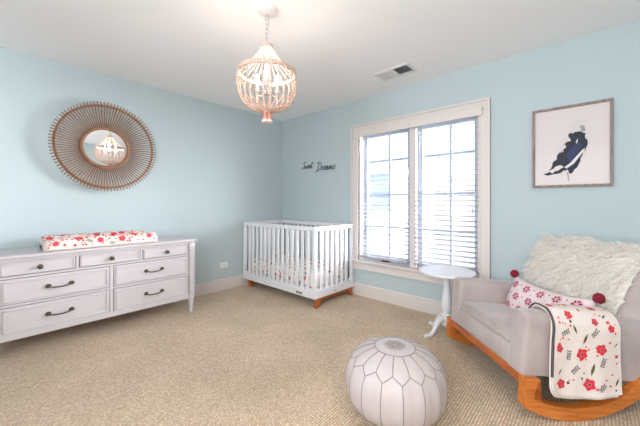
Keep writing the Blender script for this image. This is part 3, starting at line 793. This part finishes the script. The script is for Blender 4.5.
# arms: side panels with rolled tops
for s in (-1, 1):
    b = BM()
    sec = []
    for (dx, z) in [(-.118, 0), (-.118, .27), (-.112, .305), (-.096, .328), (-.07, .338), (-.035, .338), (-.012, .328), (0, .305), (.003, .27), (0, .1), (0, 0)]:
        sec.append((dx, z))
    V = []
    ys = [0.0, .004, .012, .024, .2, .4, .6, .70, .76]
    for y in ys:
        ins = .020 if y == 0 else (.009 if y == .004 else (.003 if y == .012 else 0))
        ring = []
        for dx, z in sec:
            x = HW+dx; 
            cx0 = HW-.058
            x = cx0+(x-cx0)*(1-ins/.06); zz = z if z < .01 else max(0, z-ins)
            lean = .012*max(0, (z-.05)/.3) if dx > -.06 else 0
            ring.append(b.verts.new((s*(x+lean), y, BZ+zz)))
        V.append(ring)
    for A, B in zip(V, V[1:]):
        for i in range(len(sec)):
            j = (i+1) % len(sec); b.faces.new((A[i], A[j], B[j], B[i]))
    b.faces.new(V[0]); b.faces.new(V[-1])
    obj('arm', b, 'velvet', CH, True)
# seat cushion
def cushion(bm, x0, x1, y0, y1, z0, z1, crown=.02, n=14, e=.06):
    def side(top):
        def f(u, v):
            a, c = 2*u-1, 2*v-1
            ex = 1-abs(a)**10; ey = 1-abs(c)**10
            k = (max(0, ex)*max(0, ey))**.5
            zm = (z0+z1)/2; hh = (z1-z0)/2*k
            return Vector(((x0+x1)/2+(x1-x0)/2*a, (y0+y1)/2+(y1-y0)/2*c, zm+(hh+(crown*(1-a*a)*(1-c*c)))*(1 if top else -.9)))
        return f
    grid(bm, side(True), n*2, n*2); grid(bm, side(False), n*2, n*2)
    bmesh.ops.remove_doubles(bm, verts=bm.verts[:], dist=1e-5)
b = BM(); box(b, -HW+.122, HW-.122, .004, .60, BZ+.112, BZ+.185, .022, 4); 
for q in b.verts:
    k = (1-(q.co.x/.28)**2)
    if q.co.z > BZ+.175: q.co.z += .012*max(0, k)
sq = obj('seat_cushion', b, 'velvet', CH, True)
b = BM()
for zz in (BZ+.118, BZ+.178): tube(b, [(-HW+.128, .006, zz), (0, .003, zz+(.006 if zz > BZ+.15 else 0)), (HW-.128, .006, zz)], .004, 6)
obj('cushion_piping', b, 'velvet', sq, True)
# back: reclined, rounded
def back_pt(x, d, z):   # d = depth forward (+) / behind (-), z height above seat base
    y = .62+.22*(z-.1)-d
    return Vector((x, y, BZ+z))
b = BM()
def back_front(u, v):
    x = (2*u-1); z = .1+.58*v
    wx = (.383 if z < .40 else .383-.035*((z-.40)/.28)**2)
    ed = (1-abs(x)**6)*(1-abs(max(0, 2*v-1))**6)
    return back_pt(x*wx, .01+.085*max(0, ed)**.5, z)
def back_rear(u, v):
    p = back_front(1-u, v); x = -(2*u-1); z = .1+.58*v
    ed = (1-abs(x)**6)*(1-abs(max(0, 2*v-1))**6)
    return back_pt(p.x, .01-.07*max(0, ed)**.5, z)
grid(b, back_front, 28, 24); grid(b, back_rear, 28, 24); bmesh.ops.remove_doubles(b, verts=b.verts[:], dist=1e-4)
obj('backrest', b, 'velvet', CH, True)

# ------------------------------------------------------------------ fur throw on the chair back
# (y, z above seat base) from behind, over the top, down the front
fur_path = smooth_line([(0, .838, .42), (0, .842, .53), (0, .828, .63), (0, .79, .695), (0, .715, .70), (0, .645, .60), (0, .61, .49), (0, .58, .38), (0, .56, .27)], 6)
NFP = len(fur_path)-1
def fur_pt(u, t):
    x = (2*u-1)
    f = min(max(t, 0), 1)*NFP; i = min(int(f), NFP-1); k = f-i
    p = fur_path[i].lerp(fur_path[i+1], k)
    wx = .362+(.05*max(0, t-.4)/.6 if x < 0 else -.07*max(0, t-.45)/.55)
    z = p.z - .02*abs(x)**3 + .008*math.sin(x*7+t*5)
    y = p.y + (0 if t > .45 else -.07*abs(x)**3)
    drop = .0
    if t > .55: drop = (t-.55)*.12*max(0, x)      # near corner hangs a little lower
    return MC @ Vector((x*wx+.02, y-.012, BZ+z-drop))
fb = BM(); grid(fb, fur_pt, 24, 30)
fo = obj('fur_throw', fb, 'fur', None, True); tag(fo, 'shaggy cream fur throw draped over the armchair back', 'throw')
so = fo.modifiers.new('thick', 'SOLIDIFY'); so.thickness = .01; so.offset = 0
rf = random.Random(3); verts = []; faces = []
for k in range(1400):
    u, t = rf.random(), .22+.78*rf.random()**.85
    p0 = fur_pt(u, t); e = .01
    du = fur_pt(u+e, t)-fur_pt(u-e, t); dt = fur_pt(u, min(1, t+e))-fur_pt(u, max(0, t-e))
    n = du.cross(dt).normalized(); du.normalize()
    cc = MC @ Vector((0, .75, BZ+.35))
    if n.dot(p0-cc) < 0: n = -n
    dn = dt.normalized() if t > .42 else -dt.normalized()
    sw = math.sin(u*31+t*17)*.5+rf.gauss(0, .35)
    d0 = (n*.75+dn*.55+du*sw).normalized(); L0 = rf.uniform(.045, .085)
    tip = p0+d0*L0*.55+(d0*.5+dn*.5+Vector((0, 0, -.3))).normalized()*L0*.5
    for q_ in range(11):
        p = p0+du*rf.gauss(0, .011)+dt.normalized()*rf.gauss(0, .011)
        p2 = p.lerp(tip, rf.uniform(.75, 1.05))+Vector((rf.gauss(0, .007), rf.gauss(0, .007), rf.gauss(0, .007)))
        p1 = p.lerp(p2, .5)+n*rf.uniform(.004, .014)
        wd = (p2-p).cross(Vector((rf.gauss(0, 1), rf.gauss(0, 1), rf.gauss(0, 1)))).normalized()*rf.uniform(.0013, .0026); q = len(verts)
        verts += [p-wd, p+wd, p1-wd*.8, p1+wd*.8, p2]; faces += [(q, q+1, q+3, q+2), (q+2, q+3, q+4)]
me = bpy.data.meshes.new('fur_pile'); me.from_pydata([tuple(x) for x in verts], [], faces); me.materials.append(M['fur'])
o = bpy.data.objects.new('fur_pile', me); COL.objects.link(o); o.parent = fo; o['kind'] = 'stuff'

# ------------------------------------------------------------------ lumbar pillow
plc = thing('lumbar_pillow', 'white lumbar pillow with wine red blossoms and pompoms on the armchair', 'pillow')
PM = MC @ Matrix.Translation((0, .435, BZ+.268)) @ Matrix.Rotation(R(9), 4, 'Z') @ Matrix.Rotation(R(-20), 4, 'X')
plc.matrix_world = PM
plw, plh = .278, .128
def pil(a, c, sgn):
    k = max(0, (1-abs(a)**4))*max(0, (1-abs(c)**3)); 
    pin = 1-.06*(abs(c)**2)*(1 if abs(a) > .5 else .4)
    return Vector((plw*a, -sgn*.07*k**.6, plh*c*(1+.12*abs(a)**3)-.022*(1-a*a)))
b = BM(); grid(b, lambda u, v: pil(2*u-1, 2*v-1, 1), 36, 22); grid(b, lambda u, v: pil(2*u-1, 2*v-1, -1), 36, 22)
bmesh.ops.remove_doubles(b, verts=b.verts[:], dist=1e-5)
for f in b.faces: f.smooth = True
def pil_surf(u, v):
    a, c = u/plw, v/plh; p = pil(a, c, 1); e = .01
    n = (pil(min(1, a+e), c, 1)-pil(max(-1, a-e), c, 1)).cross(pil(a, min(1, c+e), 1)-pil(a, max(-1, c-e), 1)).normalized()
    return p, (n if n.y < 0 else -n)
okp = lambda u, v: abs(u) < plw*.985 and abs(v) < plh*.98
row = 0
for v_ in (-.075, .0, .075):
    for k in range(-3, 4):
        u_ = k*.108+(.054 if row % 2 else 0)
        motif(b, pil_surf, u_, v_, lobed(.034, 6, .12, 24), 2, .001, okp)
        for q in range(6):
            t = 2*PI*q/6+.2; motif(b, pil_surf, u_+.0165*math.cos(t), v_+.0165*math.sin(t), lens(.019, .0125, t), 1, .003, okp)
        dot(b, pil_surf, u_+.054, v_+.012, .006, 1, okp); dot(b, pil_surf, u_+.05, v_-.03, .004, 1, okp)
    row += 1
obj('pillow_cover', b, ['cottonp', 'wine', 'blush'], plc)
rpm = random.Random(9)
for (a, c) in ((-1, 1), (1, 1), (-1, -1), (1, -1)):
    b = BM(); ball(b, (a*(plw+.012), -.012, c*(plh+.02)), .029, 3)
    for q in b.verts: q.co += (q.co-Vector((a*(plw+.012), -.012, c*(plh+.02)))).normalized()*rpm.uniform(-.003, .004)
    obj('pompom', b, 'crimson', plc)

# ------------------------------------------------------------------ poppy blanket over the near arm
AX = HW+.012     # outer side of the near arm, local x
bl = thing('baby_blanket', 'folded white muslin blanket with red poppies hanging over the armchair arm', 'blanket')
def drape_pts(off, drop, inner):
    # (x, z above seat base) from the seat side, over the arm, down the outside
    return smooth_line([(AX-.165+inner, .235, 0), (AX-.140-off*.6, .300, 0), (AX-.105, .344+off, 0), (AX-.055, .350+off, 0), (AX-.008, .340+off, 0), (AX+.012+off, .300, 0), (AX+.013+off, .2, 0), (AX+.016+off, .08, 0), (AX+.022+off, -.02, 0), (AX+.03+off, drop, 0)], 5)
def make_drape(off, drop, y0, y1, inner=0, skew=.03):
    P = drape_pts(off, drop, inner); cum = [0]
    for a_, b_ in zip(P, P[1:]): cum.append(cum[-1]+(b_-a_).length)
    LT = cum[-1]
    def pt(v, u):       # v metres along the drape, u metres along the arm
        v = min(max(v, 0), LT)
        i = max(j for j in range(len(cum)) if cum[j] <= v+1e-9); i = min(i, len(P)-2)
        f = (v-cum[i])/max(1e-9, cum[i+1]-cum[i]); p = P[i].lerp(P[i+1], f)
        hang = max(0, (v-.24)/(LT-.24))
        rip = .007*hang*math.sin(u*19+.6)+.003*hang*math.sin(u*47+v*6)
        sag = -.014*hang*math.sin((u-y0)/(y1-y0)*PI*1.1+.4)
        y = y0+(u-y0)*(1-.12*(1-hang)*.5) + skew*hang + .025*(1-hang)
        return MC @ Vector((p.x+rip+.004*hang, y, BZ+p.y+sag))
    return pt, LT
def drape_mesh(off, drop, y0, y1, inner=0, mats=('cotton',), rnd=.04):
    pt, LT = make_drape(off, drop, y0, y1, inner)
    b = BM(); nu, nv = 26, 60
    def f(a, c):
        u = y0+(y1-y0)*a; v = LT*c
        # rounded lower corners
        if c > .9:
            lim = math.sqrt(max(0, 1-((c-.9)/.1)**2)); edge = rnd*(1-lim)
            u = min(max(u, y0+edge*(1)), y1-edge*.2)
        return pt(v, u)
    grid(b, f, nu, nv); bmesh.ops.remove_doubles(b, verts=b.verts[:], dist=1e-6)
    for q in b.faces: q.smooth = True
    return b, pt, LT
YA, YB = .10, .48
b, p1, LT = drape_mesh(.004, -.072, YA-.012, YB-.035)
o = obj('under_fold', b, 'cotton', bl); s_ = o.modifiers.new('t', 'SOLIDIFY'); s_.thickness = .004; s_.offset = 0
b, p1, LT = drape_mesh(.011, -.064, YA-.006, YB-.012)
o = obj('middle_fold', b, 'cotton', bl); s_ = o.modifiers.new('t', 'SOLIDIFY'); s_.thickness = .004; s_.offset = 0
b, p3, LT = drape_mesh(.019, -.045, YA, YB)
cen = MC @ Vector((HW-.3, .3, BZ-.1))
def bl_surf(u, v):
    p = p3(v, u); e = .004
    n = (p3(v+e, u)-p3(v-e, u)).cross(p3(v, u+e)-p3(v, u-e)).normalized()
    return p, (n if n.dot(p-cen) > 0 else -n)
okb = lambda u, v: YA+.006 < u < YB-.006 and .05 < v < LT-.012
wd_ = YB-YA
# rows measured down the hanging face, (fraction along, metres above the lower hem)
for (fu, h, r) in ((.42, .205, .033), (.70, .232, .031), (.93, .195, .027), (.53, .055, .033), (.9, .022, .027), (.12, .05, .027), (.08, .225, .022), (.25, .40, .024), (.62, .37, .02), (.85, .34, .022), (.4, .50, .022), (.75, .46, .024), (.1, .47, .02)):
    poppy(b, bl_surf, YA+fu*wd_, LT-h, r, 1, 2, 4, okb)
for (fu, h, l, an) in ((.46, .285, .06, 1.2), (.58, .13, .065, 1.3), (.93, .255, .03, .9), (.93, .06, .045, 1.1), (.1, .11, .035, 1.0), (.3, .33, .05, 2.0), (.8, .40, .04, .6)):
    leaf(b, bl_surf, YA+fu*wd_, LT-h, l, -an, 3, okb)
for (fu, h, l, an) in ((.23, .195, .05, 1.5), (.72, .165, .05, 1.2), (.33, .125, .05, .8), (.6, .315, .05, .9), (.7, .04, .045, .7), (.15, .31, .05, .5)):
    sprig(b, bl_surf, YA+fu*wd_, LT-h, l, -an, 5, okb)
rb = random.Random(11)
for k in range(60):
    u, v = rb.uniform(YA+.02, YB-.02), rb.uniform(.08, LT-.03)
    dot(b, bl_surf, u, v, rb.uniform(.004, .009), rb.choice((1, 2, 2, 1, 4)), okb)
o = obj('printed_fold', b, ['cotton', 'red', 'coral', 'green', 'ink', 'ink'], bl)
for (pp, yy, of) in ((p3, YA-.001, 0), (p3, YA-.001, .006)):
    b = BM(); tube(b, [pp(LT*(.02+.86*i/40), yy)+Vector((-.004-of, -.003-of*.6, -.001)) for i in range(41)], .0026, 6)
    obj('binding', b, 'trimb', bl, True)

# ------------------------------------------------------------------ round ceiling lamp added out of view for fill light
for (x, y, lb) in ((4.1, -2.55, 'round ceiling lamp added out of view as fill light'),):
    t = thing('fill_lamp', lb, 'lamp', (x, y, H))
    b = BM(); lathe(b, [(.15, 0), (.19, 0), (.185, -.012), (.15, -.012), (.15, 0)], 40); obj('fill_lamp_ring', b, 'canopy', t, True)
    b = BM(); lathe(b, [(0, -.002), (.15, -.002), (.15, -.008), (0, -.008)], 40); obj('fill_lamp_diffuser', b, 'fillglow', t)
    l = bpy.data.lights.new('fill_lamp_light', 'AREA'); l.shape = 'DISK'; l.size = .3; l.energy = 10; l.color = (1, .88, .79)
    o = bpy.data.objects.new('fill_lamp_light', l); COL.objects.link(o); o.parent = t; o.location = (0, 0, -.013)

# ------------------------------------------------------------------ daylight, camera
wd = bpy.data.worlds.new('sky'); sc.world = wd; wd.use_nodes = True
bg = wd.node_tree.nodes['Background']; bg.inputs['Color'].default_value = (.93, .965, 1, 1); bg.inputs['Strength'].default_value = 1.0
_n = wd.node_tree.nodes; _l = wd.node_tree.links            # hazy bright sky, brightest towards a veiled low sun on the right
_tc = _n.new('ShaderNodeTexCoord')
def lobe(d, a, b_, amp):
    dt = _n.new('ShaderNodeVectorMath'); dt.operation = 'DOT_PRODUCT'; dt.inputs[1].default_value = Vector(d).normalized()
    _l.new(_tc.outputs['Generated'], dt.inputs[0])
    mr = _n.new('ShaderNodeMapRange'); mr.interpolation_type = 'SMOOTHSTEP'
    for i_, v_ in ((1, a), (2, b_), (3, 0), (4, amp)): mr.inputs[i_].default_value = v_
    _l.new(dt.outputs['Value'], mr.inputs[0]); return mr
_a1 = lobe((.90, .43, -.10), .55, 1.0, SKY_SUN); _a2 = lobe((.25, -1, .25), -.1, .9, SKY_REAR)
_s1 = _n.new('ShaderNodeMath'); _s2 = _n.new('ShaderNodeMath'); _s2.inputs[1].default_value = SKY_BASE
_l.new(_a1.outputs[0], _s1.inputs[0]); _l.new(_a2.outputs[0], _s1.inputs[1]); _l.new(_s1.outputs[0], _s2.inputs[0]); _l.new(_s2.outputs[0], bg.inputs['Strength'])
def portal(name, loc, rot, sx, sy):
    l = bpy.data.lights.new(name, 'AREA'); l.shape = 'RECTANGLE'; l.size = sx; l.size_y = sy; l.cycles.is_portal = True
    o = bpy.data.objects.new(name, l); COL.objects.link(o); o.location = loc; o.rotation_euler = rot
portal('window_portal', ((WX0+WX1)/2, T+.02, (WZ0+WZ1)/2), (R(-90), 0, 0), WX1-WX0, WZ1-WZ0)
portal('fill_window_portal', ((RX0+RX1)/2, YR-T-.02, (RZ0+RZ1)/2), (R(90), 0, 0), RX1-RX0, RZ1-RZ0)  # portal of the window added for fill

cam = bpy.data.cameras.new('camera'); co = bpy.data.objects.new('camera', cam); COL.objects.link(co)
co.location = (3.6, -3.065, 1.154); co.rotation_euler = (R(90), 0, R(42.4))
cam.sensor_width = 36; cam.lens = 297/640*36; cam.shift_y = -10.5/640; cam.clip_start = .02
sc.camera = co
sc.view_settings.view_transform = 'Standard'; sc.view_settings.look = 'None'; sc.view_settings.gamma = 1
sc.view_settings.use_curve_mapping = False
sc.view_settings.exposure = 0.58
sc.cycles.use_denoising = True
sc.cycles.max_bounces = 12; sc.cycles.diffuse_bounces = 8; sc.cycles.transmission_bounces = 8; sc.cycles.transparent_max_bounces = 12
sc.cycles.sample_clamp_indirect = 8
